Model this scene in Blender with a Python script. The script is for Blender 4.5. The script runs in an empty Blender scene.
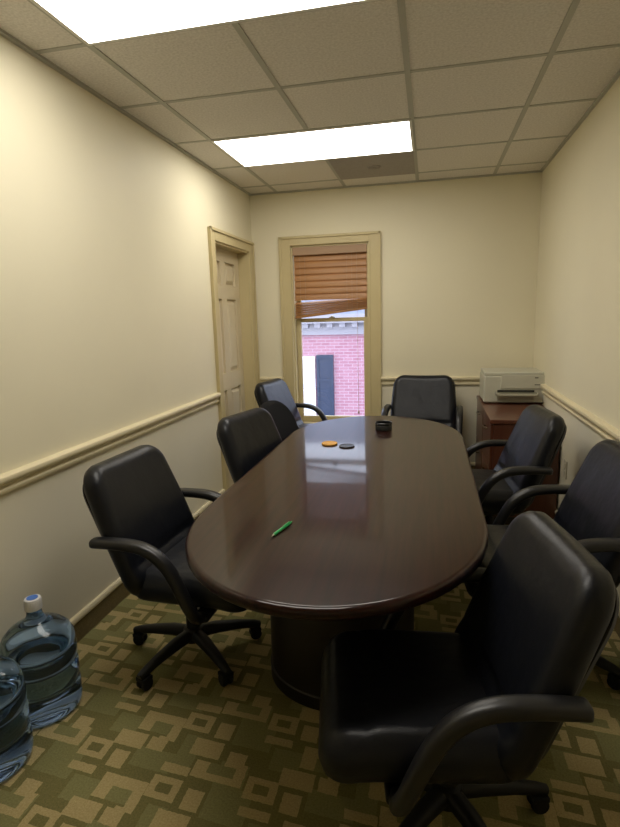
import bpy, math, random
from mathutils import Vector, Matrix
random.seed(7)
SC = bpy.context.scene
COL = SC.collection
PI = math.pi
W, H, YF = 2.449, 2.545, -5.75          # room width, height, wall behind the photographer

# ------------------------------------------------------------------ mesh builder
class MB:
    def __init__(s): s.v = []; s.f = []; s.m = []
    def add(s, vs, fs, mi=0):
        o = len(s.v); s.v += [tuple(p) for p in vs]; s.f += [tuple(i + o for i in f) for f in fs]; s.m += [mi] * len(fs)
    def box(s, a, b, mi=0):
        x0, y0, z0 = (min(p, q) for p, q in zip(a, b)); x1, y1, z1 = (max(p, q) for p, q in zip(a, b))
        v = [(x0,y0,z0),(x1,y0,z0),(x1,y1,z0),(x0,y1,z0),(x0,y0,z1),(x1,y0,z1),(x1,y1,z1),(x0,y1,z1)]
        s.add(v, [(0,3,2,1),(4,5,6,7),(0,1,5,4),(1,2,6,5),(2,3,7,6),(3,0,4,7)], mi)
    def lathe(s, prof, c=(0,0,0), n=40, sx=1, sy=1, mi=0):
        vs = []; fs = []
        for r, z in prof:
            for k in range(n):
                a = 2*PI*k/n; vs.append((c[0]+r*sx*math.cos(a), c[1]+r*sy*math.sin(a), c[2]+z))
        for i in range(len(prof)-1):
            for k in range(n):
                k2 = (k+1) % n; fs.append((i*n+k, i*n+k2, (i+1)*n+k2, (i+1)*n+k))
        if prof[0][0] > 1e-6: fs.append(tuple(range(n-1, -1, -1)))
        if prof[-1][0] > 1e-6: fs.append(tuple((len(prof)-1)*n+k for k in range(n)))
        s.add(vs, fs, mi)
    def sweep(s, pts, sec, mi=0, up=(0,0,1), cap=True):
        """sec: per-point list of (side, up) offsets"""
        P = [Vector(p) for p in pts]; n = len(sec[0]) if isinstance(sec[0], list) else len(sec); vs = []; fs = []
        for i, p in enumerate(P):
            t = (P[min(i+1, len(P)-1)] - P[max(i-1, 0)]).normalized()
            sd = t.cross(Vector(up))
            sd = sd.normalized() if sd.length > 1e-5 else Vector((0,1,0))
            un = sd.cross(t).normalized()
            cs = sec[i] if isinstance(sec[0], list) else sec
            for a, b in cs: vs.append(tuple(p + sd*a + un*b))
        for i in range(len(P)-1):
            for k in range(n):
                k2 = (k+1) % n; fs.append((i*n+k, i*n+k2, (i+1)*n+k2, (i+1)*n+k))
        if cap: fs.append(tuple(range(n-1, -1, -1))); fs.append(tuple((len(P)-1)*n+k for k in range(n)))
        s.add(vs, fs, mi)
    def tube(s, pts, r, n=10, mi=0):
        s.sweep(pts, [(r*math.cos(2*PI*k/n), r*math.sin(2*PI*k/n)) for k in range(n)], mi)
    def pad(s, hw, hh, t, R, r, nx=30, ny=30, disp=None, flat_back=1.0):
        """cushion: rounded rectangle in x,y, thickness in z, soft edges"""
        def sp(n): return [math.sin(PI/2*(-1+2*i/n))*.55 + (-1+2*i/n)*.45 for i in range(n+1)]
        A, B = sp(nx), sp(ny); vs = []; idx = {}
        for side in (1, -1):
            for i, a in enumerate(A):
                for j, b in enumerate(B):
                    if side == -1 and (i in (0, nx) or j in (0, ny)):
                        idx[(side,i,j)] = idx[(1,i,j)]; continue
                    x, y = a*hw, b*hh
                    qx = max(-(hw-R), min(hw-R, x)); qy = max(-(hh-R), min(hh-R, y))
                    dx, dy = x-qx, y-qy; l = math.hypot(dx, dy)
                    if l > 1e-9:
                        k = max(abs(dx), abs(dy))/l; dx *= k; dy *= k
                    x, y = qx+dx, qy+dy
                    ex, ey = abs(x)-(hw-R), abs(y)-(hh-R)
                    d = -(math.hypot(max(ex,0), max(ey,0)) + min(max(ex,ey),0) - R)
                    u = max(0, min(1, d/r)); z = t/2*math.sqrt(max(0, 1-(1-u)**2))
                    if i in (0,nx) or j in (0,ny): z = 0
                    z *= side if side == 1 else -flat_back
                    p = (x, y, z)
                    if disp: p = disp(p, side, u)
                    idx[(side,i,j)] = len(vs); vs.append(p)
        fs = []
        for i in range(nx):
            for j in range(ny):
                q = [(i,j),(i+1,j),(i+1,j+1),(i,j+1)]
                fs.append(tuple(idx[(1,)+k] for k in q)); fs.append(tuple(idx[(-1,)+k] for k in reversed(q)))
        s.add(vs, fs)
    def build(s, name, mats, parent=None, smooth=None, bevel=0, xf=None, seg=2):
        me = bpy.data.meshes.new(name)
        V = [tuple(xf @ Vector(p)) for p in s.v] if xf else s.v
        me.from_pydata(V, [], s.f); me.update()
        for m in (mats if isinstance(mats, (list, tuple)) else [mats]): me.materials.append(m)
        for p, mi in zip(me.polygons, s.m): p.material_index = mi
        o = bpy.data.objects.new(name, me); COL.objects.link(o)
        if parent: o.parent = parent
        if smooth is not None:
            for p in me.polygons: p.use_smooth = True
            me.set_sharp_from_angle(angle=math.radians(smooth))
        if bevel:
            b = o.modifiers.new('bevel', 'BEVEL'); b.width = bevel; b.segments = seg; b.limit_method = 'ANGLE'; b.angle_limit = math.radians(35)
        return o

def tag(o, label=None, cat=None, group=None, kind=None):
    if label: o['label'] = label
    if cat: o['category'] = cat
    if group: o['group'] = group
    if kind: o['kind'] = kind
    return o
def thing(name, label, cat, loc=(0,0,0), rz=0, group=None):
    o = bpy.data.objects.new(name, None); COL.objects.link(o); o.empty_display_size = .1
    o.location = loc; o.rotation_euler = (0,0,rz)
    return tag(o, label, cat, group)
def struct(o, label, cat=None): return tag(o, label, cat, None, 'structure')
def dup(root, loc, rz):
    c = root.copy(); COL.objects.link(c); c.location = loc; c.rotation_euler = (0,0,rz)
    for ch in list(root.children):
        d = ch.copy(); COL.objects.link(d); d.parent = c
        for g in list(ch.children):
            e = g.copy(); COL.objects.link(e); e.parent = d
    return c

# ------------------------------------------------------------------ materials
def mat(name, col, rough=.5, spec=.5, metal=0, **kw):
    m = bpy.data.materials.new(name); m.use_nodes = True
    b = m.node_tree.nodes['Principled BSDF']
    b.inputs['Base Color'].default_value = (*col, 1); b.inputs['Roughness'].default_value = rough
    b.inputs['Specular IOR Level'].default_value = spec; b.inputs['Metallic'].default_value = metal
    for k, v in kw.items(): b.inputs[k.replace('_', ' ')].default_value = v
    return m
def N(m, t, **kw):
    n = m.node_tree.nodes.new(t)
    for k, v in kw.items(): setattr(n, k, v)
    return n
def L(m, a, b): m.node_tree.links.new(a, b)
def coords(m, scale=(1,1,1), obj=True):
    t = N(m, 'ShaderNodeTexCoord'); mp = N(m, 'ShaderNodeMapping'); mp.inputs['Scale'].default_value = scale
    L(m, t.outputs['Object' if obj else 'Generated'], mp.inputs['Vector']); return mp.outputs['Vector']
def noise(m, vec, scale, detail=3, rough=.5):
    n = N(m, 'ShaderNodeTexNoise'); n.inputs['Scale'].default_value = scale; n.inputs['Detail'].default_value = detail
    n.inputs['Roughness'].default_value = rough; L(m, vec, n.inputs['Vector']); return n.outputs['Fac']
def ramp(m, fac, stops):
    r = N(m, 'ShaderNodeValToRGB'); L(m, fac, r.inputs['Fac']); e = r.color_ramp.elements
    e[0].position, e[0].color = stops[0][0], (*stops[0][1], 1); e[1].position, e[1].color = stops[-1][0], (*stops[-1][1], 1)
    for p, c in stops[1:-1]:
        k = e.new(p); k.color = (*c, 1)
    return r.outputs['Color']
def bump(m, fac, strength, dist=.01):
    b = N(m, 'ShaderNodeBump'); b.inputs['Strength'].default_value = strength; b.inputs['Distance'].default_value = dist
    L(m, fac, b.inputs['Height']); L(m, b.outputs['Normal'], m.node_tree.nodes['Principled BSDF'].inputs['Normal'])
def base(m): return m.node_tree.nodes['Principled BSDF'].inputs['Base Color']

def noisy(name, c0, c1, scale, rough=.5, spec=.5, stretch=(1,1,1), bs=0, bd=.003, **kw):
    m = mat(name, c0, rough, spec, **kw); v = coords(m, stretch); f = noise(m, v, scale, 4)
    L(m, ramp(m, f, [(.3, c0), (.7, c1)]), base(m))
    if bs: bump(m, f, bs, bd)
    return m
M = {}
M['wall'] = noisy('wall paint', (.765,.712,.535), (.785,.732,.55), 3, .55, .25)
M['wall_low'] = noisy('lower wall paint', (.74,.69,.54), (.76,.71,.56), 3, .6, .25)
M['trim'] = noisy('cream trim paint', (.55,.46,.25), (.58,.49,.275), 4, .4, .4)
M['rail'] = noisy('chair rail paint', (.70,.62,.42), (.73,.65,.44), 4, .35, .4)
M['door'] = noisy('door paint', (.62,.53,.36), (.65,.56,.385), 4, .4, .4)
M['tile'] = noisy('acoustic tile', (.66,.625,.575), (.82,.785,.735), 90, .9, .1, bs=.4, bd=.004)
M['tee'] = mat('ceiling tee', (.45,.445,.395), .6, .3)
M['grey_panel'] = noisy('grey vent metal', (.33,.30,.275), (.37,.34,.31), 60, .7, .3)
M['white_metal'] = mat('white metal', (.75,.74,.70), .5)
M['leather'] = mat('black leather', (.006,.007,.0105), .36, .32)
_v = coords(M['leather'], (1,1,1)); _a = noise(M['leather'], _v, 260, 2); _b = noise(M['leather'], coords(M['leather'], (7,9,8)), 1.0, 3, .5)
_mx = N(M['leather'], 'ShaderNodeMath', operation='MULTIPLY_ADD'); L(M['leather'], _a, _mx.inputs[0]); _mx.inputs[1].default_value = .06; L(M['leather'], _b, _mx.inputs[2])
bump(M['leather'], _mx.outputs[0], .4, .012)
M['cloth'] = noisy('black fabric', (.007,.007,.008), (.012,.012,.013), 400, .95, .15, bs=.3)
M['plastic'] = mat('black moulded plastic', (.012,.012,.013), .36, .5)
M['plastic_matt'] = mat('black base plastic', (.010,.010,.010), .5, .4)
M['rubber'] = mat('caster rubber', (.008,.008,.008), .6, .3)
def wood(name, c0, c1, rough, coat, stretch=(14, .7, 14), spec=.5):
    m = mat(name, c0, rough, spec, Coat_Weight=coat, Coat_Roughness=.06)
    v = coords(m, stretch); f = noise(m, v, 3.2, 6, .65); L(m, ramp(m, f, [(.3, c0), (.72, c1)]), base(m)); return m
M['table'] = wood('mahogany veneer', (.010,.0028,.0021), (.030,.0075,.0052), .34, .52, spec=.08)
M['pedestal'] = wood('dark pedestal laminate', (.006,.004,.0035), (.010,.006,.0045), .45, 0, (10,10,1))
M['cabinet'] = wood('reddish cabinet wood', (.075,.022,.012), (.13,.042,.022), .35, .35, (10,10,1.2))
M['brass'] = mat('dark metal knob', (.10,.08,.05), .35, .5, .9)
M['beige'] = noisy('beige printer plastic', (.50,.49,.40), (.52,.51,.42), 30, .45, .4)
M['beige_dark'] = mat('tan printer tray', (.36,.34,.26), .5)
M['slot'] = mat('dark slot', (.02,.02,.018), .6)
M['ivory'] = mat('ivory outlet plastic', (.62,.57,.43), .4)
M['green'] = mat('green pen plastic', (.02,.36,.10), .3, .5)
M['pen_tip'] = mat('pen tip metal', (.55,.52,.45), .25, .5, .9)
M['orange'] = noisy('orange coaster cork', (.62,.32,.07), (.70,.38,.09), 120, .6, .3)
M['coaster'] = mat('black coaster', (.014,.014,.015), .4, .5)
M['blind'] = noisy('honey wood slat', (.33,.15,.045), (.41,.20,.065), 8, .4, .4, (.6,8,8))
M['valance'] = noisy('tan valance wood', (.36,.235,.145), (.40,.26,.16), 6, .45, .3, (.6,6,6))
M['cord'] = mat('blind cord', (.42,.30,.18), .8, .2)
M['cap_white'] = mat('white cap plastic', (.75,.75,.76), .35)
M['cap_blue'] = mat('blue cap seal', (.06,.18,.60), .4)

# diffuser that glows
def emit(name, col, s):
    m = bpy.data.materials.new(name); m.use_nodes = True; nt = m.node_tree; nt.nodes.clear()
    e = nt.nodes.new('ShaderNodeEmission'); e.inputs[0].default_value = (*col, 1); e.inputs[1].default_value = s
    o = nt.nodes.new('ShaderNodeOutputMaterial'); nt.links.new(e.outputs[0], o.inputs[0]); return m
M['glow'] = emit('lit acrylic diffuser', (1.0,.945,.85), 9.6)

def clear(name, tint, dens=.0, gl=.05, rough=.03, diffuse=None, edge=None):
    """thin see-through sheet: tinted transmission, mirror-like at grazing angles"""
    m = bpy.data.materials.new(name); m.use_nodes = True; nt = m.node_tree; nt.nodes.clear()
    t = nt.nodes.new('ShaderNodeBsdfTransparent'); t.inputs[0].default_value = (*tint, 1)
    g = nt.nodes.new('ShaderNodeBsdfGlossy'); g.inputs['Roughness'].default_value = rough; g.inputs['Color'].default_value = (1,1,1,1)
    lw = nt.nodes.new('ShaderNodeLayerWeight'); pw_ = nt.nodes.new('ShaderNodeMath'); pw_.operation = 'POWER'; nt.links.new(lw.outputs['Facing'], pw_.inputs[0]); pw_.inputs[1].default_value = 4.0; lw.inputs[0].default_value = .5
    fr = nt.nodes.new('ShaderNodeMath'); fr.operation = 'MULTIPLY_ADD'; nt.links.new(pw_.outputs[0], fr.inputs[0]); fr.inputs[1].default_value = .65; fr.inputs[2].default_value = .04
    if edge:
        cm = nt.nodes.new('ShaderNodeMix'); cm.data_type = 'RGBA'; p2 = nt.nodes.new('ShaderNodeMath'); p2.operation = 'POWER'; nt.links.new(lw.outputs['Facing'], p2.inputs[0]); p2.inputs[1].default_value = 1.6
        nt.links.new(p2.outputs[0], cm.inputs[0]); cm.inputs[6].default_value = (*tint, 1); cm.inputs[7].default_value = (*edge, 1); nt.links.new(cm.outputs[2], t.inputs[0])
    mx = nt.nodes.new('ShaderNodeMixShader'); nt.links.new(fr.outputs[0], mx.inputs[0]); o = nt.nodes.new('ShaderNodeOutputMaterial')
    if diffuse:
        d = nt.nodes.new('ShaderNodeBsdfDiffuse'); d.inputs[0].default_value = (*diffuse, 1)
        m2 = nt.nodes.new('ShaderNodeMixShader'); m2.inputs[0].default_value = dens
        nt.links.new(t.outputs[0], m2.inputs[1]); nt.links.new(d.outputs[0], m2.inputs[2]); nt.links.new(m2.outputs[0], mx.inputs[1])
    else: nt.links.new(t.outputs[0], mx.inputs[1])
    nt.links.new(g.outputs[0], mx.inputs[2]); nt.links.new(mx.outputs[0], o.inputs[0]); return m
M['glass'] = clear('window glass', (.96,.97,.98))

# carpet: geometric blocks, written out as a repeating motif
M['jug'] = mat('blue tinted water bottle', (.33,.52,.94), .03, .5, Transmission_Weight=1.0, IOR=1.33)
def carpet(name):
    m = mat(name, (.2,.2,.1), .95, .1); nt = m.node_tree
    tc = N(m, 'ShaderNodeTexCoord'); sx = N(m, 'ShaderNodeSeparateXYZ'); L(m, tc.outputs['Object'], sx.inputs[0])
    sh = N(m, 'ShaderNodeMath', operation='MULTIPLY_ADD'); L(m, sx.outputs[0], sh.inputs[0]); sh.inputs[1].default_value = .088; L(m, sx.outputs[1], sh.inputs[2])
    cb = N(m, 'ShaderNodeCombineXYZ'); L(m, sx.outputs[0], cb.inputs[0]); L(m, sh.outputs[0], cb.inputs[1])
    wob = noise(m, tc.outputs['Object'], 60, 1); wv = N(m, 'ShaderNodeVectorMath', operation='MULTIPLY_ADD')
    cbn = N(m, 'ShaderNodeCombineXYZ'); L(m, wob, cbn.inputs[0]); L(m, wob, cbn.inputs[1])
    L(m, cbn.outputs[0], wv.inputs[0]); wv.inputs[1].default_value = (.006,.006,0); L(m, cb.outputs[0], wv.inputs[2])
    P = wv.outputs[0]; CX, CY = .622, .28
    def rect(x0, x1, y0, y1):
        c = ((x0+x1)/2 + .467, (y0+y1)/2 - 3.066, 0)
        a = N(m, 'ShaderNodeVectorMath', operation='SUBTRACT'); L(m, P, a.inputs[0]); a.inputs[1].default_value = (c[0]-CX/2, c[1]-CY/2, 0)
        w = N(m, 'ShaderNodeVectorMath', operation='WRAP'); L(m, a.outputs[0], w.inputs[0]); w.inputs[1].default_value = (CX, CY, 1); w.inputs[2].default_value = (0,0,-1)
        b = N(m, 'ShaderNodeVectorMath', operation='SUBTRACT'); L(m, w.outputs[0], b.inputs[0]); b.inputs[1].default_value = (CX/2, CY/2, 0)
        ab = N(m, 'ShaderNodeVectorMath', operation='ABSOLUTE'); L(m, b.outputs[0], ab.inputs[0])
        s = N(m, 'ShaderNodeSeparateXYZ'); L(m, ab.outputs[0], s.inputs[0])
        l1 = N(m, 'ShaderNodeMath', operation='LESS_THAN'); L(m, s.outputs[0], l1.inputs[0]); l1.inputs[1].default_value = abs(x1-x0)/2
        l2 = N(m, 'ShaderNodeMath', operation='LESS_THAN'); L(m, s.outputs[1], l2.inputs[0]); l2.inputs[1].default_value = abs(y1-y0)/2
        r = N(m, 'ShaderNodeMath', operation='MULTIPLY'); L(m, l1.outputs[0], r.inputs[0]); L(m, l2.outputs[0], r.inputs[1]); return r.outputs[0]
    def union(rs):
        o = rs[0]
        for q in rs[1:]:
            x = N(m, 'ShaderNodeMath', operation='MAXIMUM'); L(m, o, x.inputs[0]); L(m, q, x.inputs[1]); o = x.outputs[0]
        return o
    bx, by = .315, -.078
    tan = [(-.052,.052,-.04,.04), (-.045,.055,-.098,-.066), (.075,.135,-.055,.015),              # hollow square, bar, block
           (.10,.255,-.115,-.075), (.10,.15,-.165,-.075), (.225,.262,-.185,-.075), (.048,.16,-.245,-.18), (.175,.24,-.235,-.182), (.20,.262,-.185,-.172),
           (bx-.052,bx+.052,by-.04,by+.04), (bx-.045,bx+.055,by+.058,by+.092), (bx+.078,bx+.138,by-.05,by+.022),
           (bx+.02,bx+.13,by-.135,by-.065), (bx+.16,bx+.225,by-.15,by-.09), (bx+.06,bx+.11,by-.215,by-.15), (bx+.06,bx+.24,by-.215,by-.19), (bx+.205,bx+.24,by-.215,by-.13)]
    cut = [(-.026,.026,-.017,.017), (bx-.026,bx+.026,by-.017,by+.017)]
    mid = [(-.16,-.06,-.03,.07), (.0,.10,-.20,-.11), (.15,.30,-.03,.05), (bx+.15,bx+.29,by-.06,by+.06), (bx-.02,bx+.05,by-.20,by-.06), (bx+.11,bx+.2,by-.19,by-.15), (.15,.225,-.165,-.115)]
    T = union([rect(*q) for q in tan]); Cc = union([rect(*q) for q in cut]); Md = union([rect(*q) for q in mid])
    sb = N(m, 'ShaderNodeMath', operation='SUBTRACT', use_clamp=True); L(m, T, sb.inputs[0]); L(m, Cc, sb.inputs[1])
    f = noise(m, tc.outputs['Object'], 170, 3, .7)
    cd = ramp(m, f, [(.25, (.135,.122,.044)), (.75, (.245,.215,.085))]); cm = ramp(m, f, [(.25, (.175,.168,.065)), (.75, (.30,.28,.12))]); ct = ramp(m, f, [(.25, (.34,.265,.115)), (.75, (.55,.44,.215))])
    x1 = N(m, 'ShaderNodeMix', data_type='RGBA'); L(m, Md, x1.inputs[0]); L(m, cd, x1.inputs[6]); L(m, cm, x1.inputs[7])
    x2 = N(m, 'ShaderNodeMix', data_type='RGBA'); L(m, sb.outputs[0], x2.inputs[0]); L(m, x1.outputs[2], x2.inputs[6]); L(m, ct, x2.inputs[7])
    L(m, x2.outputs[2], base(m)); bump(m, f, .5, .006); return m
M['carpet'] = carpet('block pattern carpet')
M['carpet_plain'] = noisy('plain carpet strip', (.15,.118,.055), (.23,.18,.085), 170, .95, .1, bs=.4)

# brick outside
def brick():
    m = mat('red brick', (.5,.2,.2), .85, .2); t = N(m, 'ShaderNodeTexCoord'); mp = N(m, 'ShaderNodeMapping'); mp.inputs['Rotation'].default_value = (PI/2,0,0)
    L(m, t.outputs['Object'], mp.inputs['Vector']); b = N(m, 'ShaderNodeTexBrick'); L(m, mp.outputs['Vector'], b.inputs['Vector'])
    for k, v in (('Scale', 1), ('Mortar Size', .007), ('Brick Width', .22), ('Row Height', .075), ('Bias', -.1)): b.inputs[k].default_value = v
    b.inputs['Color1'].default_value = (.35,.165,.215,1); b.inputs['Color2'].default_value = (.41,.215,.27,1); b.inputs['Mortar'].default_value = (.46,.34,.40,1)
    L(m, b.outputs['Color'], base(m)); return m
M['brick'] = brick()
M['ext_white'] = mat('white exterior paint', (.82,.82,.84), .6)
M['ext_grey'] = mat('grey cornice paint', (.30,.29,.33), .7)
M['slate'] = noisy('slate shingles', (.16,.18,.24), (.24,.26,.33), 9, .8, .2, (1,1,6))
M['shutter'] = mat('navy shutter paint', (.014,.027,.065), .5)
M['asphalt'] = noisy('asphalt', (.14,.14,.15), (.19,.19,.20), 20, .9)

# ------------------------------------------------------------------ room shell
RAIL = .865                                                     # colour change behind the chair rail
DY0, DY1, DZ = -.915, -.135, 2.035                               # doorway in the left wall
WX0, WX1, WZ0, WZ1 = .363, 1.062, .45, 2.08                      # window opening in the back wall
def wall_piece(b, axis, depth0, depth1, u0, u1, z0, z1):
    for a, c, mi in ((z0, min(z1, RAIL), 1), (max(z0, RAIL), z1, 0)):
        if c - a > 1e-4:
            if axis == 'x': b.box((depth0, u0, a), (depth1, u1, c), mi)
            else: b.box((u0, depth0, a), (u1, depth1, c), mi)
wm = [M['wall'], M['wall_low']]
b = MB(); wall_piece(b,'x',-.2,0,YF,DY0,0,H); wall_piece(b,'x',-.2,0,DY1,.2,0,H); wall_piece(b,'x',-.2,0,DY0,DY1,DZ,H)
struct(b.build('wall_left', wm), 'long cream wall with chair rail and six panel door', 'wall')
b = MB(); wall_piece(b,'y',0,.2,0,WX0,0,H); wall_piece(b,'y',0,.2,WX1,W,0,H); wall_piece(b,'y',0,.2,WX0,WX1,0,WZ0); wall_piece(b,'y',0,.2,WX0,WX1,WZ1,H)
struct(b.build('wall_back', wm), 'short cream wall holding the window', 'wall')
b = MB(); wall_piece(b,'x',W,W+.2,YF,.2,0,H); struct(b.build('wall_right', wm), 'cream wall beside the printer cabinet', 'wall')
b = MB(); wall_piece(b,'y',YF-.2,YF,-.2,W+.2,0,H); struct(b.build('wall_front', wm), 'cream wall behind the photographer', 'wall')
b = MB(); b.box((-.2,YF-.2,-.06),(W+.2,.2,0)); struct(b.build('floor', M['carpet']), 'olive and tan block pattern carpet', 'floor')
b = MB(); b.box((-.2,YF-.2,H),(W+.2,.2,H+.06)); ceil = struct(b.build('ceiling', M['tile']), 'suspended ceiling of square acoustic tiles', 'ceiling')
LX = [.2553 + .6096*i for i in range(4)]; RY = [-.2672 - .6096*j for j in range(9)]
b = MB()
for x in LX: b.box((x-.013, YF, H-.004), (x+.013, 0, H+.001))
for y in RY: b.box((0, y-.011, H-.0035), (W, y+.011, H+.001))
for a, c in (((0,YF,H-.012),(.02,0,H)), ((W-.02,YF,H-.012),(W,0,H)), ((0,-.02,H-.012),(W,0,H)), ((0,YF,H-.012),(W,YF+.02,H))): b.box(a, c)
b.build('grid', M['tee'], ceil)

# chair rail (upper rounded nose, hollow, lower bead) and carpet-faced baseboard with a cream cap
def mould(name, pts, prof, mats, label, mis=None):
    """prof: (out, z) outline, out measured from the wall; pts: wall line, room on the left of travel"""
    b = MB()
    for (p, q) in pts:
        d = Vector((q[0]-p[0], q[1]-p[1], 0)).normalized(); n = Vector((-d.y, d.x, 0)); vs = []
        for e in (p, q):
            for o_, z in prof: vs.append((e[0]+n.x*o_, e[1]+n.y*o_, z))
        k = len(prof); fs = [(i, (i+1) % k, k+(i+1) % k, k+i) for i in range(k)]
        b.add(vs, fs + [tuple(range(k-1,-1,-1)), tuple(range(k, 2*k))])
    return struct(b.build(name, mats, smooth=40), label, 'trim')
rail = [(0,.828),(.012,.828),(.016,.834),(.016,.844),(.010,.850),(.010,.862),(.022,.868),(.030,.876),(.033,.886),(.030,.896),(.020,.902),(0,.903)]
TL = -1.014; CWL, CWR = .26, 1.167
mould('trim_1', [((0,-.001),(0,-.0011))] and [((0,TL),(0,YF))], rail, M['rail'], 'cream chair rail along the left wall')
mould('trim_2', [((CWL,0),(.0,0)), ((W,0),(CWR,0))], rail, M['rail'], 'cream chair rail on the window wall')
mould('trim_3', [((W,YF),(W,0))], rail, M['rail'], 'cream chair rail along the right wall')
mould('trim_4', [((0,YF),(W,YF))], rail, M['rail'], 'cream chair rail on the wall behind the photographer')
capp = [(0,.100),(.016,.100),(.018,.106),(.018,.120),(.012,.128),(0,.129)]; skirt = [(0,0),(.010,0),(.010,.100),(0,.100)]
segs = {'left': [((0,TL),(0,YF))], 'back': [((W,0),(0,0))], 'right': [((W,YF),(W,0))], 'front': [((0,YF),(W,YF))]}
for k, s_ in segs.items():
    o = mould('baseboard_'+k, s_, skirt, M['carpet_plain'], 'brown carpet faced baseboard with cream cap, %s wall' % k)
    c = mould('cap', s_, capp, M['rail'], 'cream cap strip'); c.parent = o; del c['kind']; del c['category']

# ---- door in the left wall
b = MB(); x0 = -.09
b.box((x0-.045, DY0+.002, .012), (x0-.022, DY1-.002, DZ-.003))                   # backing
st, dw = .105, DY1-DY0-.004; ya, yb = DY0+.002, DY1-.002; ym = (ya+yb)/2
for p, q in ((ya, ya+st), (ym-.05, ym+.05), (yb-st, yb)): b.box((x0-.023, p, .012), (x0, q, DZ-.003))
zr = [(.012,.23), (.86,1.00), (1.62,1.73), (1.92,DZ-.003)]
for p, q in zr:
    for u, v in ((ya+st, ym-.05), (ym+.05, yb-st)): b.box((x0-.023, u, p), (x0, v, q))
for z0, z1 in ((.23,.86),(1.00,1.62),(1.73,1.92)):
    for u, v in ((ya+st, ym-.05), (ym+.05, yb-st)):
        e = .016; f = .045
        V = [(x0-.020,u+e,z0+e),(x0-.020,v-e,z0+e),(x0-.020,v-e,z1-e),(x0-.020,u+e,z1-e),(x0-.003,u+f,z0+f),(x0-.003,v-f,z0+f),(x0-.003,v-f,z1-f),(x0-.003,u+f,z1-f)]
        b.add(V, [(4,5,6,7),(0,1,5,4),(1,2,6,5),(2,3,7,6),(3,0,4,7)])
door = struct(b.build('door_1', M['door']), 'cream six panel door set deep in the left wall', 'door')
b = MB()
b.box((-.2, DY0-.001, 0), (.004, DY0+.012, DZ+.0)); b.box((-.2, DY1-.012, 0), (.004, DY1+.001, DZ)); b.box((-.2, DY0, DZ-.012), (.004, DY1, DZ+.001))
b.box((x0, DY0+.012, 0), (x0+.012, DY0+.03, DZ-.012))
b.build('jamb', M['trim'], door)
def casing(b, rects, wall):
    for (u0, u1, z0, z1) in rects:
        if wall == 'x': b.box((0, u0, z0), (.018, u1, z1))
        else: b.box((u0, -.018, z0), (u1, 0, z1))
b = MB(); cz = 2.122
casing(b, [(TL, DY0, 0, cz), (DY1, -.018, 0, cz), (DY0, DY1, DZ, cz)], 'x')
b.box((.018, TL-.004, 0), (.030, TL+.022, cz+.004)); b.box((.018, TL-.004, cz-.02), (.030, -.018, cz+.004)); b.box((.018, -.042, 0), (.028, -.02, cz-.02))
b.build('casing', M['trim'], door, bevel=.004)

# ---- window: casing, jambs, two sashes, glass
win = MB(); casing(win, [(CWL, WX0, .40, 2.157), (WX1, CWR, .40, 2.157), (WX0, WX1, WZ1, 2.157)], 'y')
for (u0, u1, z0, z1) in ((CWL-.004, CWL+.02, .40, 2.161), (CWR-.02, CWR+.004, .40, 2.161), (CWL, CWR, 2.139, 2.161)): win.box((u0, -.030, z0), (u1, -.018, z1))
for (u0, u1, z0, z1) in ((WX0-.016, WX0, .45, WZ1+.016), (WX1, WX1+.016, .45, WZ1+.016), (WX0, WX1, WZ1, WZ1+.016)): win.box((u0, -.024, z0), (u1, -.018, z1))
win = struct(win.build('window_1', M['trim'], bevel=.003), 'tall sash window with khaki casing and crooked wood blind', 'window')
b = MB(); b.box((WX0,0,WZ0),(WX0+.014,.2,WZ1)); b.box((WX1-.014,0,WZ0),(WX1,.2,WZ1)); b.box((WX0,0,WZ1-.014),(WX1,.2,WZ1)); b.box((WX0,0,WZ0-.02),(WX1,.24,WZ0+.012))
b.build('window_frame', M['trim'], win)
b = MB(); b.box((CWL-.03,-.055,.425),(CWR+.03,.0,.452)); b.box((CWL,-.02,.33),(CWR,-.001,.425)); b.build('window_sill', M['trim'], win, bevel=.004)
def sash(y, z0, z1, sw, rb, rt, name):
    b = MB(); xa, xb = WX0+.016, WX1-.016
    b.box((xa,y,z0),(xa+sw,y+.035,z1)); b.box((xb-sw,y,z0),(xb,y+.035,z1)); b.box((xa+sw,y,z0),(xb-sw,y+.035,z0+rb)); b.box((xa+sw,y,z1-rt),(xb-sw,y+.035,z1))
    o = b.build(name, M['trim'], win, bevel=.003)
    g = MB(); g.box((xa+sw-.004,y+.015,z0+rb-.004),(xb-sw+.004,y+.018,z1-rt+.004)); g.build('glass', M['glass'], o); return o
sash(.070, WZ0+.013, 1.438, .040, .055, .034, 'lower_sash')
up = sash(.110, 1.402, WZ1-.015, .036, .034, .04, 'upper_sash')
b = MB(); b.box((.69,.060,1.438),(.74,.085,1.446)); b.lathe([(.012,0),(.012,.008),(.005,.012)], (.715,.072,1.446), 16); b.build('sash_lock', M['pen_tip'], win)

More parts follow.
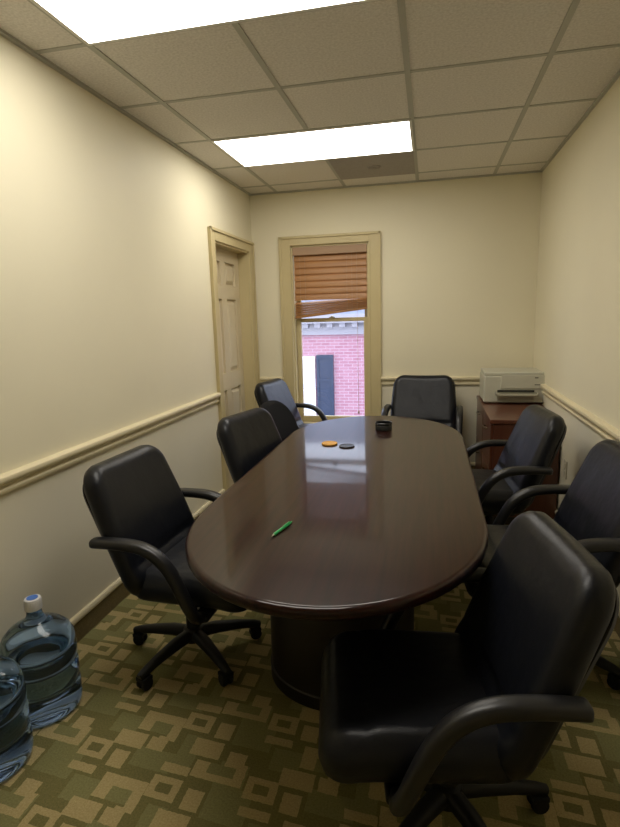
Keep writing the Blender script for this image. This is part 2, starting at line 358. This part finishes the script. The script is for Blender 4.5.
# ---- wood blind hung crooked inside the window opening
bl = thing('window_blind', 'honey brown wooden slat blind hanging crooked in the window', 'window blind', (.7125,.03,WZ1-.016))
b = MB(); b.box((-.333,-.034,-.068),(.333,-.022,0)); b.build('valance', M['valance'], bl, bevel=.003)
b = MB(); b.box((-.330,-.018,-.040),(.330,.024,-.002)); b.build('headrail', M['valance'], bl)
def slat(zl, zr, tilt, wid=.050):
    b = MB(); n = 6; sec = []
    for i in range(n+1): a = -1+2*i/n; sec.append((a*wid/2, .0016+.003*(1-a*a)))
    for i in range(n, -1, -1): a = -1+2*i/n; sec.append((a*wid/2, -.0010+.003*(1-a*a)))
    c, s_ = math.cos(tilt), math.sin(tilt); k = len(sec); vs = []
    for x, z in ((-.328, zl), (.328, zr)):
        for a, t in sec: vs.append((x, a*c - t*s_, z + a*s_ + t*c))
    b.add(vs, [(i, k+i, k+(i+1) % k, (i+1) % k) for i in range(k)] + [tuple(range(k)), tuple(range(2*k-1, k-1, -1))])
    return b.build('slat', M['blind'], bl, smooth=50)
for i in range(7): slat(-.088-.0575*i, -.088-.0575*i, math.radians(74), .062)
zl0, zr0, zl1, zr1 = -.492, -.462, -.600, -.535
for i in range(6):
    f = i/5; slat(zl0+(zl1-zl0)*f, zr0+(zr1-zr0)*f, math.radians(26), .050)
b = MB(); V = []
for x, z in ((-.330,-.618),(.330,-.548)):
    V += [(x,-.024,z-.009),(x,.024,z-.009),(x,.024,z+.009),(x,-.024,z+.009)]
b.add(V, [(0,1,5,4),(1,2,6,5),(2,3,7,6),(3,0,4,7),(3,2,1,0),(4,5,6,7)]); b.build('bottom_rail', M['blind'], bl, bevel=.004)
for x in (-.225, .20):
    b = MB(); zb = -.583+.106*x
    for y in (-.029, .027): b.tube([(x,y,-.03),(x,y,zb)], .0013, 6)
    b.tube([(x-.045,-.031,-.06),(x-.045,-.031,zb-.01)], .0013, 6); b.build('ladder_cord', M['cord'], bl)
b = MB(); b.tube([(.245,-.040,-.03),(.246,-.041,-.7),(.25,-.041,-1.48)], .0016, 6); b.lathe([(.002,.03),(.006,.02),(.008,0),(.004,-.004)], (.25,-.041,-1.50), 10); b.build('pull_cord', M['cord'], bl)
b = MB(); b.box((.322,-.02,-.625),(.336,.01,-.555)); b.build('hold_down_bracket', M['pen_tip'], bl)

# ------------------------------------------------------------------ ceiling fixtures
def troffer(y0, label):
    t = thing('ceiling_light', label, 'ceiling light', ((LX[0]+LX[2])/2, y0-.3048, H), 0, 'recessed fluorescent ceiling lights'); hx, hy = .6096, .3048
    b = MB(); w = .016
    b.box((-hx,-hy,-.008),(-hx+w,hy,-.002)); b.box((hx-w,-hy,-.008),(hx,hy,-.002)); b.box((-hx+w,-hy,-.008),(hx-w,-hy+w,-.002)); b.box((-hx+w,hy-w,-.008),(hx-w,hy,-.002))
    b.build('frame', M['white_metal'], t)
    b = MB(); b.box((-hx+w,-hy+w,-.007),(hx-w,hy-w,-.0042)); b.build('diffuser', M['glow'], t)
troffer(RY[1], 'bright ceiling light panel in the row nearer the window')
troffer(RY[4], 'bright ceiling light panel above the near left wall, cut by the photo edge')
t = thing('ceiling_vent', 'dark grey square ceiling panel beside the far light', 'ceiling vent', ((LX[1]+LX[2])/2, (RY[0]+RY[1])/2, H))
b = MB(); b.box((-.295,-.295,-.007),(.295,.295,-.0042)); b.build('plate', M['grey_panel'], t)
b = MB(); b.lathe([(.052,-.007),(.052,-.010),(.046,-.012),(.040,-.0085),(.012,-.0085),(.009,-.014),(.002,-.015)], n=28); b.build('centre_disc', M['grey_panel'], t, smooth=40)

# ------------------------------------------------------------------ conference table
TX, TY, TH, HW, HLn, END = 1.266, -2.31, .74, .526, 1.30, .64
def stadium(hw, hl, n=30):
    p = []
    for k in range(n+1): a = PI*k/n; p.append((hw*math.cos(a), (hl-END)+(hw+END-HW)*math.sin(a)))
    for k in range(n+1): a = PI+PI*k/n; p.append((hw*math.cos(a), -(hl-END)+(hw+END-HW)*math.sin(a)))
    return p
tb = thing('conference_table', 'long dark mahogany conference table with rounded ends and glossy top', 'table', (TX,TY,0))
b = MB(); prof = [(.012,-.036),(.004,-.032),(0,-.026),(0,-.012),(.003,-.005),(.009,-.0015),(.016,0),(.020,0),(.06,0)]; n = 62; vs = []
for ins, z in prof:
    for x, y in stadium(HW-ins, HLn): vs.append((x, y, TH+z))
fs = [(i*n+k, i*n+(k+1) % n, (i+1)*n+(k+1) % n, (i+1)*n+k) for i in range(len(prof)-1) for k in range(n)]
b.add(vs, fs + [tuple(range(n-1,-1,-1)), tuple((len(prof)-1)*n+k for k in range(n))]); b.build('tabletop', M['table'], tb, smooth=50)
for xx, yy, sx_ in ((-.02, -.51, 1.16), (.045, .81, .62)):
    b = MB(); b.lathe([(.26,0),(.26,.05),(.255,.055),(.255,TH-.037)], (xx,yy,0), 56, sx_, 1.0); b.build('pedestal', M['pedestal'], tb, smooth=40)
b = MB(); b.box((-.01,-.27,.30),(.05,.57,.62)); b.build('stretcher_panel', M['pedestal'], tb)

# things on the table
def disc(name, r, h, m, loc, label, cat, group=None):
    b = MB(); b.lathe([(r*.96,0),(r,.0015),(r,h-.002),(r*.96,h),(r*.86,h),(r*.83,h-.0012),(r*.01,h-.0012)], n=40); o = b.build(name, m, smooth=35); o.location = loc
    return tag(o, label, cat, group)
disc('coaster', .045, .009, M['orange'], (1.040,-1.905,TH), 'round orange coaster on the table next to the black coaster', 'coaster', 'loose coasters')
disc('coaster', .043, .007, M['coaster'], (1.146,-1.95,TH), 'flat round black coaster touching the orange coaster', 'coaster', 'loose coasters')
t = thing('coaster_holder', 'short round black coaster holder near the far end of the table', 'coaster holder', (1.312,-1.49,TH))
b = MB(); b.lathe([(.048,0),(.052,.003),(.052,.030),(.050,.033),(.046,.033),(.046,.006),(.001,.006)], n=44); b.build('cup', M['coaster'], t, smooth=40)
for k in range(3):
    b = MB(); b.lathe([(.043,.0065+.0085*k),(.044,.008+.0085*k),(.044,.0135+.0085*k),(.042,.0145+.0085*k),(.002,.0145+.0085*k)], n=36); b.build('coaster_disc', M['coaster'], t, smooth=40)
b = MB(); b.lathe([(.052,.040),(.054,.041),(.054,.047),(.050,.050),(.046,.047),(.046,.040)], n=44)
for k in range(3):
    a = 2*PI*k/3+.4; b.tube([(.050*math.cos(a),.050*math.sin(a),.028),(.050*math.cos(a),.050*math.sin(a),.043)], .003, 8)
b.build('rim', M['coaster'], t, smooth=40)
pa, pb_ = Vector((1.082,-3.205,0)), Vector((1.117,-3.070,0)); d = pb_-pa
pen = thing('pen', 'bright green ballpoint pen lying on the table', 'pen', ((pa.x+pb_.x)/2, (pa.y+pb_.y)/2, TH+.0055), math.atan2(d.y, d.x))
rot = Matrix.Rotation(PI/2, 4, 'Y')
def rod(prof, name, m, seg=18):
    b = MB(); b.lathe(prof, n=seg); b.build(name, m, pen, smooth=40, xf=rot)
rod([(.0046,-.055),(.0054,-.050),(.0054,.046),(.0046,.056)], 'barrel', M['green'])
rod([(.0004,-.070),(.0014,-.066),(.0042,-.055)], 'tip', M['pen_tip'])
rod([(.0030,.056),(.0030,.068),(.0024,.070)], 'clicker', M['green'])
b = MB(); b.box((.010,-.0018,.0062),(.054,.0018,.0076)); b.box((.048,-.0018,.004),(.054,.0018,.0076)); b.build('clip', M['green'], pen)

# ------------------------------------------------------------------ chairs
BASEX = -.08
def arm_mesh(sy):
    pts = [(-.315,.610),(-.285,.612),(-.235,.614),(-.165,.614),(-.10,.606),(-.045,.582),(-.002,.542),(.030,.490),(.058,.430),(.080,.375),(.092,.335),(.085,.305)]
    ys = [.298]*9 + [.294,.276,.225]
    P = []; Q = []                                  # smooth by Catmull-Rom
    for i in range(len(pts)-1):
        for k in range(4):
            t = k/4; g = lambda j: (pts[max(0,min(len(pts)-1,j))][0], ys[max(0,min(len(ys)-1,j))], pts[max(0,min(len(pts)-1,j))][1])
            a, b_, c, d_ = g(i-1), g(i), g(i+1), g(i+2)
            P.append(tuple(.5*(2*b_[q]+(c[q]-a[q])*t+(2*a[q]-5*b_[q]+4*c[q]-d_[q])*t*t+(-a[q]+3*b_[q]-3*c[q]+d_[q])*t**3) for q in range(3)))
    P.append((pts[-1][0], ys[-1], pts[-1][1])); secs = []
    n = 14
    for i in range(len(P)):
        f = i/(len(P)-1); w = .029 - .005*min(1, max(0, (f-.3)/.4)); h = .0185 + .004*min(1, f*2)
        if i == 0: w, h = w*.55, h*.55
        if i == 1: w, h = w*.93, h*.93
        secs.append([(w*abs(math.cos(2*PI*k/n))**.75*math.copysign(1, math.cos(2*PI*k/n)), h*abs(math.sin(2*PI*k/n))**.75*math.copysign(1, math.sin(2*PI*k/n))) for k in range(n)])
    b = MB(); b.sweep([(x, sy*y, z) for x, y, z in P], secs, up=(0,sy,0) if False else (0,0,1)); return b
def back_mesh(fabric=False):
    hw, hh = (.275, .285) if not fabric else (.235, .235)
    def disp(p, side, u):
        x, y, z = p; v = y/hh; h = x/hw
        if side == 1:
            z += .016*(1-h*h)*(1-v*v)*u                                    # stuffed front
            if not fabric: z -= .016*math.exp(-((v+.52)/.055)**2)*u*(1-h**4)
            z += .012*math.exp(-((v+.80)/.20)**2)*u
        z += .022*h*h                                                      # wraps around the sitter
        w = 1 - (.08*max(0, v) if not fabric else .0)
        return (x*w, y, z)
    b = MB(); b.pad(hw, hh, .098 if not fabric else .07, 0.098 if not fabric else .20, .050 if not fabric else .034, 34, 40, disp, .8)
    lean = math.radians(22)
    # pad x -> chair y, pad y -> up the lean, pad z -> forward
    up_ = Vector((-math.sin(lean), 0, math.cos(lean))); fw_ = Vector((math.cos(lean), 0, math.sin(lean))); sd = Vector((0,-1,0)); o = Vector((-.288,0,.608 if not fabric else .655))
    b.v = [tuple(o + sd*x + up_*y + fw_*z) for x, y, z in b.v]; return b
def shell_mesh():
    b = MB(); lean = math.radians(22); b.pad(.245, .262, .030, .10, .015, 20, 20)
    up_ = Vector((-math.sin(lean), 0, math.cos(lean))); fw_ = Vector((math.cos(lean), 0, math.sin(lean))); o = Vector((-.288,0,.608)) - fw_*.040
    b.v = [tuple(o + Vector((0,-1,0))*x + up_*y + fw_*(z + .022*(x/.246)**2)) for x, y, z in b.v]; return b
def seat_mesh(fabric=False):
    hw, hh = (.258, .262) if not fabric else (.235, .205)
    def disp(p, side, u):
        x, y, z = p; h = x/hw; v = y/hh
        if side == 1:
            z += (.016*(1-h*h)*(1-v*v) + .012*h*h*u - .010*math.exp(-((v-.55)/.05)**2)*(1-h**4))*u
        z -= .030*max(0, v-.35)**2/.42                                     # front edge falls away
        return (x*(1-.05*max(0, -v)), y, z)
    b = MB(); b.pad(hw, hh, .118, .085, .052, 32, 32, disp)
    b.v = [(.022 + y, -x, .402 + z + .03*y) for x, y, z in b.v]; return b
def make_chair(name, label, fabric, group):
    t = thing(name, label, 'office chair', (0,0,0), 0, group)
    lm = M['cloth'] if fabric else M['leather']
    seat_mesh().build('seat', lm, t, smooth=60)
    back_mesh(fabric).build('backrest', lm, t, smooth=60)
    if not fabric:
        shell_mesh().build('back_shell', M['plastic_matt'], t, smooth=60)
    for s_ in (1, -1): arm_mesh(s_).build('armrest', M['plastic'], t, smooth=60)
    if fabric:
        b = MB(); b.sweep([(-.05,0,.315),(-.20,0,.315),(-.265,0,.36),(-.31,0,.50),(-.335,0,.62)], [(-.035,-.008),(.035,-.008),(.035,.008),(-.035,.008)], up=(0,1,0)); b.build('back_bracket', M['plastic_matt'], t)
    b = MB(); b.box((-.20,-.10,.285),(.13,.10,.330)); b.box((.055,-.24,.292),(.120,.24,.318)); b.box((-.24,-.05,.30),(-.16,.05,.38)); b.build('tilt_mechanism', M['plastic_matt'], t, bevel=.008)
    b = MB(); b.lathe([(.030,.11),(.030,.20),(.024,.205),(.024,.27),(.020,.275),(.020,.33)], (BASEX,0,0), 20); b.build('column', M['plastic_matt'], t, smooth=40)
    b = MB(); b.lathe([(.030,.062),(.046,.068),(.048,.100),(.042,.122),(.030,.128)], (BASEX,0,0), 24); b.build('hub', M['plastic_matt'], t, smooth=40)
    lb = MB(); R_ = .290; pts = [(.02,0,.098),(.10,0,.098),(.20,0,.086),(.27,0,.072),(R_+.012,0,.064)]; sc = [1,.95,.75,.62,.50]
    sec = [(-.6,-.9),(.6,-.9),(.95,-.4),(.85,.55),(.45,.95),(-.45,.95),(-.85,.55),(-.95,-.4)]
    lb.sweep(pts, [[(a*.030*s_, c*.026*s_) for a, c in sec] for s_ in sc])
    cb = MB(); rz = Matrix.Rotation(PI/2, 4, 'X')
    for y in (-.0145, .0145):
        w = MB(); w.lathe([(.012,-.010),(.022,-.010),(.026,-.006),(.026,.006),(.022,.010),(.012,.010)], n=22); cb.add([tuple(rz @ Vector(p) + Vector((R_-.012, y, .026))) for p in w.v], w.f)
    cb.box((R_-.030,-.006,.020),(R_+.006,.006,.050)); cb.lathe([(.007,.040),(.007,.068)], (R_-.004,0,0), 10)
    hood = MB(); hood.box((R_-.036,-.024,.040),(R_+.012,.024,.056)); cb.add(hood.v, hood.f)
    l0 = c0 = None
    for k in range(5):
        if l0 is None: l0 = lb.build('leg', M['plastic_matt'], t, smooth=50); c0 = cb.build('caster', M['rubber'], l0, smooth=40, bevel=.003); l = l0
        else:
            l = l0.copy(); COL.objects.link(l); l.parent = t; c = c0.copy(); COL.objects.link(c); c.parent = l
        l.location = (BASEX,0,0); l.rotation_euler = (0,0,2*PI*k/5)
    return t
UPPER = ('seat','backrest','back_shell','armrest','tilt_mechanism','back_bracket')
def pose(ch, x, y, deg, dz, base_deg, label):
    ch.location = (x, y, 0); ch.rotation_euler = (0,0,math.radians(deg)); ch['label'] = label; k = 0
    for c in ch.children:
        nm = c.name.split('.')[0]
        if nm in UPPER: c.location.z = dz
        if nm == 'leg': c.rotation_euler = (0,0,math.radians(base_deg - deg) + 2*PI*k/5); k += 1
G = 'black leather conference chairs round the table'
spots = [
 (.662,-2.83,-3,.02,-111,'black leather armchair on casters at the near left, closest to the water bottles',1),
 (.860,-1.94,-14,.03,-80,'black leather chair on the left between the near left armchair and the fabric chair',0),
 (.595,-.46,-9,.04,-60,'black leather armchair in the far left corner, below the window',1),
 (1.53,-.52,-93,.055,-90,'black leather armchair at the far head of the table, against the window wall',1),
 (1.865,-1.70,187,.03,20,'black leather armchair in front of the wood cabinet and printer',1),
 (2.00,-2.60,186,.035,40,'black leather armchair on the right, its back cut by the photo edge',1),
 (1.575,-3.44,190,.0,-55,'large black leather armchair at the near right with its seat under the table edge',1)]
first = make_chair('conference_chair', '', False, G)
for i, (x, y, a, dz, ba, lab, arms) in enumerate(spots):
    c = first if i == 0 else dup(first, (0,0,0), 0)
    if not arms:
        for q in [q for q in c.children if q.name.split('.')[0] == 'armrest']: bpy.data.objects.remove(q)
    pose(c, x, y, a, dz, ba, lab)
fc = make_chair('fabric_chair', '', True, None)
for q in [q for q in fc.children if q.name.split('.')[0] == 'armrest']: bpy.data.objects.remove(q)
pose(fc, .86,-1.36,-8,.01,10,'black fabric chair with a rounded back, half hidden behind a leather chair on the left')

# ------------------------------------------------------------------ cabinet, printer, outlet
cx0, cx1, cy0, cy1, cz = 1.997, 2.437, -1.14, -.06, .745
cab = thing('cabinet', 'reddish brown wooden cabinet in the far right corner under the printer', 'cabinet', ((cx0+cx1)/2,(cy0+cy1)/2,0))
hx, hy = (cx1-cx0)/2, (cy1-cy0)/2
b = MB(); b.box((-hx+.03,-hy+.02,0),(hx-.01,hy-.02,.06)); b.build('plinth', M['pedestal'], cab)
b = MB(); b.box((-hx+.022,-hy+.012,.06),(hx,hy,cz-.03)); b.build('body', M['cabinet'], cab, bevel=.003)
b = MB(); b.box((-hx-.004,-hy-.002,cz-.03),(hx,hy,cz)); b.build('top', M['cabinet'], cab, bevel=.006)
for k in range(2):
    ya = -hy+.016+k*hy; yb = ya+hy-.022
    for (z0, z1) in ((.07,.385),(.392,cz-.036)):
        b = MB(); b.box((-hx+.002,ya,z0),(-hx+.0215,yb,z1)); dr = b.build('drawer', M['cabinet'], cab, bevel=.003)
        b = MB(); ym = (ya+yb)/2; zm = z1-.07
        b.tube([(-hx+.003,ym-.05,zm),(-hx-.016,ym-.045,zm),(-hx-.020,ym,zm),(-hx-.016,ym+.045,zm),(-hx+.003,ym+.05,zm)], .0045, 8); b.build('handle', M['brass'], dr, smooth=60)
pr = thing('printer', 'beige desktop printer with a front paper slot on the cabinet', 'printer', (2.232,-.30,cz)); pw, pd, ph = .222, .19, .245
b = MB(); b.box((-pw,-pd,.008),(pw,pd,ph-.03)); b.build('body', M['beige'], pr, bevel=.012, seg=3)
b = MB(); b.box((-pw+.004,-pd+.012,ph-.032),(pw-.004,pd-.01,ph)); b.build('top_cover', M['beige'], pr, bevel=.010, seg=3)
b = MB(); b.box((-pw+.125,-pd-.008,.120),(pw-.002,-pd+.002,.222)); b.build('front_panel', M['beige'], pr, bevel=.003)
b = MB(); b.box((-pw+.10,-pd-.0105,.092),(pw-.075,-pd-.001,.108)); b.build('paper_slot', M['slot'], pr)
b = MB(); b.box((-pw+.085,-pd-.075,.070),(pw-.055,-pd+.001,.080)); b.box((-pw+.085,-pd-.075,.070),(-pw+.093,-pd,.094)); b.box((pw-.063,-pd-.075,.070),(pw-.055,-pd,.094)); b.build('output_tray', M['beige_dark'], pr, bevel=.002)
b = MB(); b.box((-pw+.10,-pd-.003,.014),(pw-.075,-pd+.001,.066)); b.build('lower_tray', M['beige_dark'], pr, bevel=.002)
b = MB(); b.box((pw-.075,-pd-.0095,.147),(pw-.03,-pd-.0075,.153)); b.build('badge', M['slot'], pr)
b = MB(); b.box((pw-.075,-pd-.0098,.200),(pw-.050,-pd-.0075,.207)); b.build('button', M['slot'], pr)
for sx_ in (-1,1):
    for sy_ in (-1,1):
        b = MB(); b.lathe([(.012,0),(.012,.009)], (sx_*.17,sy_*.15,0), 12); b.build('foot', M['slot'], pr)
ot = thing('wall_outlet', 'small ivory electrical outlet low on the right wall by the cabinet', 'outlet', (W,-1.262,.455))
b = MB(); b.box((-.006,-.036,-.058),(0,.036,.058)); b.build('plate', M['ivory'], ot, bevel=.003)
for z in (-.024,.024):
    b = MB(); b.box((-.0085,-.016,z-.014),(-.005,.016,z+.014)); b.build('socket', M['ivory'], ot, bevel=.004)
b = MB(); b.lathe([(.003,0),(.003,.0015)], n=10); b.build('screw', M['pen_tip'], ot, xf=Matrix.Translation((-.0062,0,0)) @ Matrix.Rotation(-PI/2,4,'Y'))

# ------------------------------------------------------------------ water bottles
def make_bottle(label, group):
    t = thing('water_bottle', label, 'water bottle', (0,0,0), 0, group); R_ = .136
    prof = [(.001,.012),(.09,.012),(.105,.0),(.125,.004),(.134,.016),(R_,.035)]
    z = .035
    for zc in (.118, .200):
        prof += [(R_, zc-.018),(R_-.003, zc-.012),(R_-.007, zc-.004),(R_-.007, zc+.004),(R_-.003, zc+.012),(R_, zc+.018)]
    prof += [(R_,.255),(R_-.004,.262),(R_-.009,.270),(R_-.004,.278),(R_-.002,.288),(.131,.312),(.120,.336),(.100,.358),(.072,.376),(.047,.390),(.034,.402),(.028,.416),(.0265,.440),(.0265,.455)]
    b = MB(); b.lathe(prof, n=64); b.build('jug', M['jug'], t, smooth=70)
    b = MB(); b.lathe([(.0285,.436),(.031,.438),(.031,.476),(.029,.482),(.024,.484),(.001,.484)], n=36)
    for k in range(24):
        a = 2*PI*k/24; b.tube([(.031*math.cos(a),.031*math.sin(a),.442),(.031*math.cos(a),.031*math.sin(a),.474)], .0011, 5)
    cp = b.build('cap', M['cap_white'], t, smooth=40)
    b = MB(); b.lathe([(.0205,.4838),(.0205,.4852),(.001,.4852)], n=30); b.build('seal', M['cap_blue'], cp)
    return t
b1 = make_bottle('large blue water bottle with white cap by the left wall, cap fully in view', 'water cooler bottles'); b1.location = (.150,-3.245,0); b1.scale = (.97,.97,.945)
b2 = dup(b1, (.148,-3.515,0), .7); b2['label'] = 'large blue water bottle nearer the camera, cut off by the left photo edge'

# ------------------------------------------------------------------ outside the window: brick building over the street
BY = 8.0
b = MB(); b.box((-14,.2,-4.06),(16,BY+6,-4)); struct(b.build('ground', M['asphalt']), 'street below the window', 'ground')
bd = thing('building', 'brick building with a navy shutter seen through the window', 'building', (0,BY,-4))
ez = 5.27                                            # underside of the eave above the street
b = MB(); b.box((-8,0,0),(10,5,ez)); b.build('wall', M['brick'], bd)
b = MB(); b.box((-8.1,-.10,ez-.28),(10.1,.0,ez)); b.box((-8.2,-.30,ez),(10.2,.1,ez+.12)); b.box((-8.2,-.36,ez+.12),(10.2,.1,ez+.20))
for k in range(60): b.box((-8+.30*k,-.24,ez-.10),(-7.86+.30*k,-.10,ez))
b.build('cornice', M['ext_grey'], bd)
b = MB(); b.add([(-8.2,-.36,ez+.2),(10.2,-.36,ez+.2),(10.2,2.6,ez+2.6),(-8.2,2.6,ez+2.6),(10.2,5.2,ez+.2),(-8.2,5.2,ez+.2)], [(0,1,2,3),(3,2,4,5),(0,3,5),(1,4,2)]); b.build('roof', M['slate'], bd)
wx, ww = -1.15, .95
b = MB(); b.box((wx-ww,-.06,2.30),(wx,0,ez-.80)); b.box((wx-ww-.05,-.10,2.22),(wx+.05,0,2.30)); wn = b.build('window', M['ext_white'], bd)
b = MB()
for (u0, u1) in ((wx-ww+.08, wx-ww/2-.02), (wx-ww/2+.02, wx-.08)):
    for (z0, z1) in ((2.38,3.05),(3.10,3.62),(3.67,ez-.88)): b.box((u0,-.066,z0),(u1,-.058,z1))
b.build('pane', mat('far window pane', (.55,.58,.66), .1), wn)
b = MB(); s0, s1, z0, z1 = wx+.04, wx+.46, 2.28, ez-.77
b.box((s0,-.05,z0),(s1,0,z1)); 
for u0,u1,p,q in ((s0,s0+.06,z0,z1),(s1-.06,s1,z0,z1),(s0+.06,s1-.06,z0,z0+.10),(s0+.06,s1-.06,2.95,3.04),(s0+.06,s1-.06,3.85,3.93),(s0+.06,s1-.06,z1-.08,z1)): b.box((u0,-.072,p),(u1,-.05,q))
b.build('shutter', M['shutter'], bd)

# ------------------------------------------------------------------ daylight
w = bpy.data.worlds.new('World'); SC.world = w; w.use_nodes = True
bg = w.node_tree.nodes['Background']; bg.inputs[0].default_value = (.78,.84,1.0,1); bg.inputs[1].default_value = 4.2

# ------------------------------------------------------------------ camera
cd = bpy.data.cameras.new('Camera'); cam = bpy.data.objects.new('Camera', cd); COL.objects.link(cam); SC.camera = cam
r_ = Vector((.97591174,.21636511,-.02797183)); u_ = Vector((-.01267945,.18424725,.98279814)); f_ = Vector((-.21779696,.95876957,-.18255245))
mw = Matrix.Identity(4)
for i in range(3): mw[i][0], mw[i][1], mw[i][2] = r_[i], u_[i], -f_[i]
mw[0][3], mw[1][3], mw[2][3] = 1.5856, -4.7888, 1.4658
cam.matrix_world = mw
cd.sensor_fit = 'HORIZONTAL'; cd.sensor_width = 36; cd.lens = 528.76/620*36; cd.clip_start = .02; cd.clip_end = 200
vs_ = SC.view_settings; vs_.view_transform = 'Standard'; vs_.look = 'None'; vs_.exposure = 0; vs_.gamma = 1; vs_.use_curve_mapping = False
SC.cycles.use_denoising = True
SC.cycles.max_bounces = 10; SC.cycles.diffuse_bounces = 6; SC.cycles.transparent_max_bounces = 24
SC.cycles.sample_clamp_indirect = 6
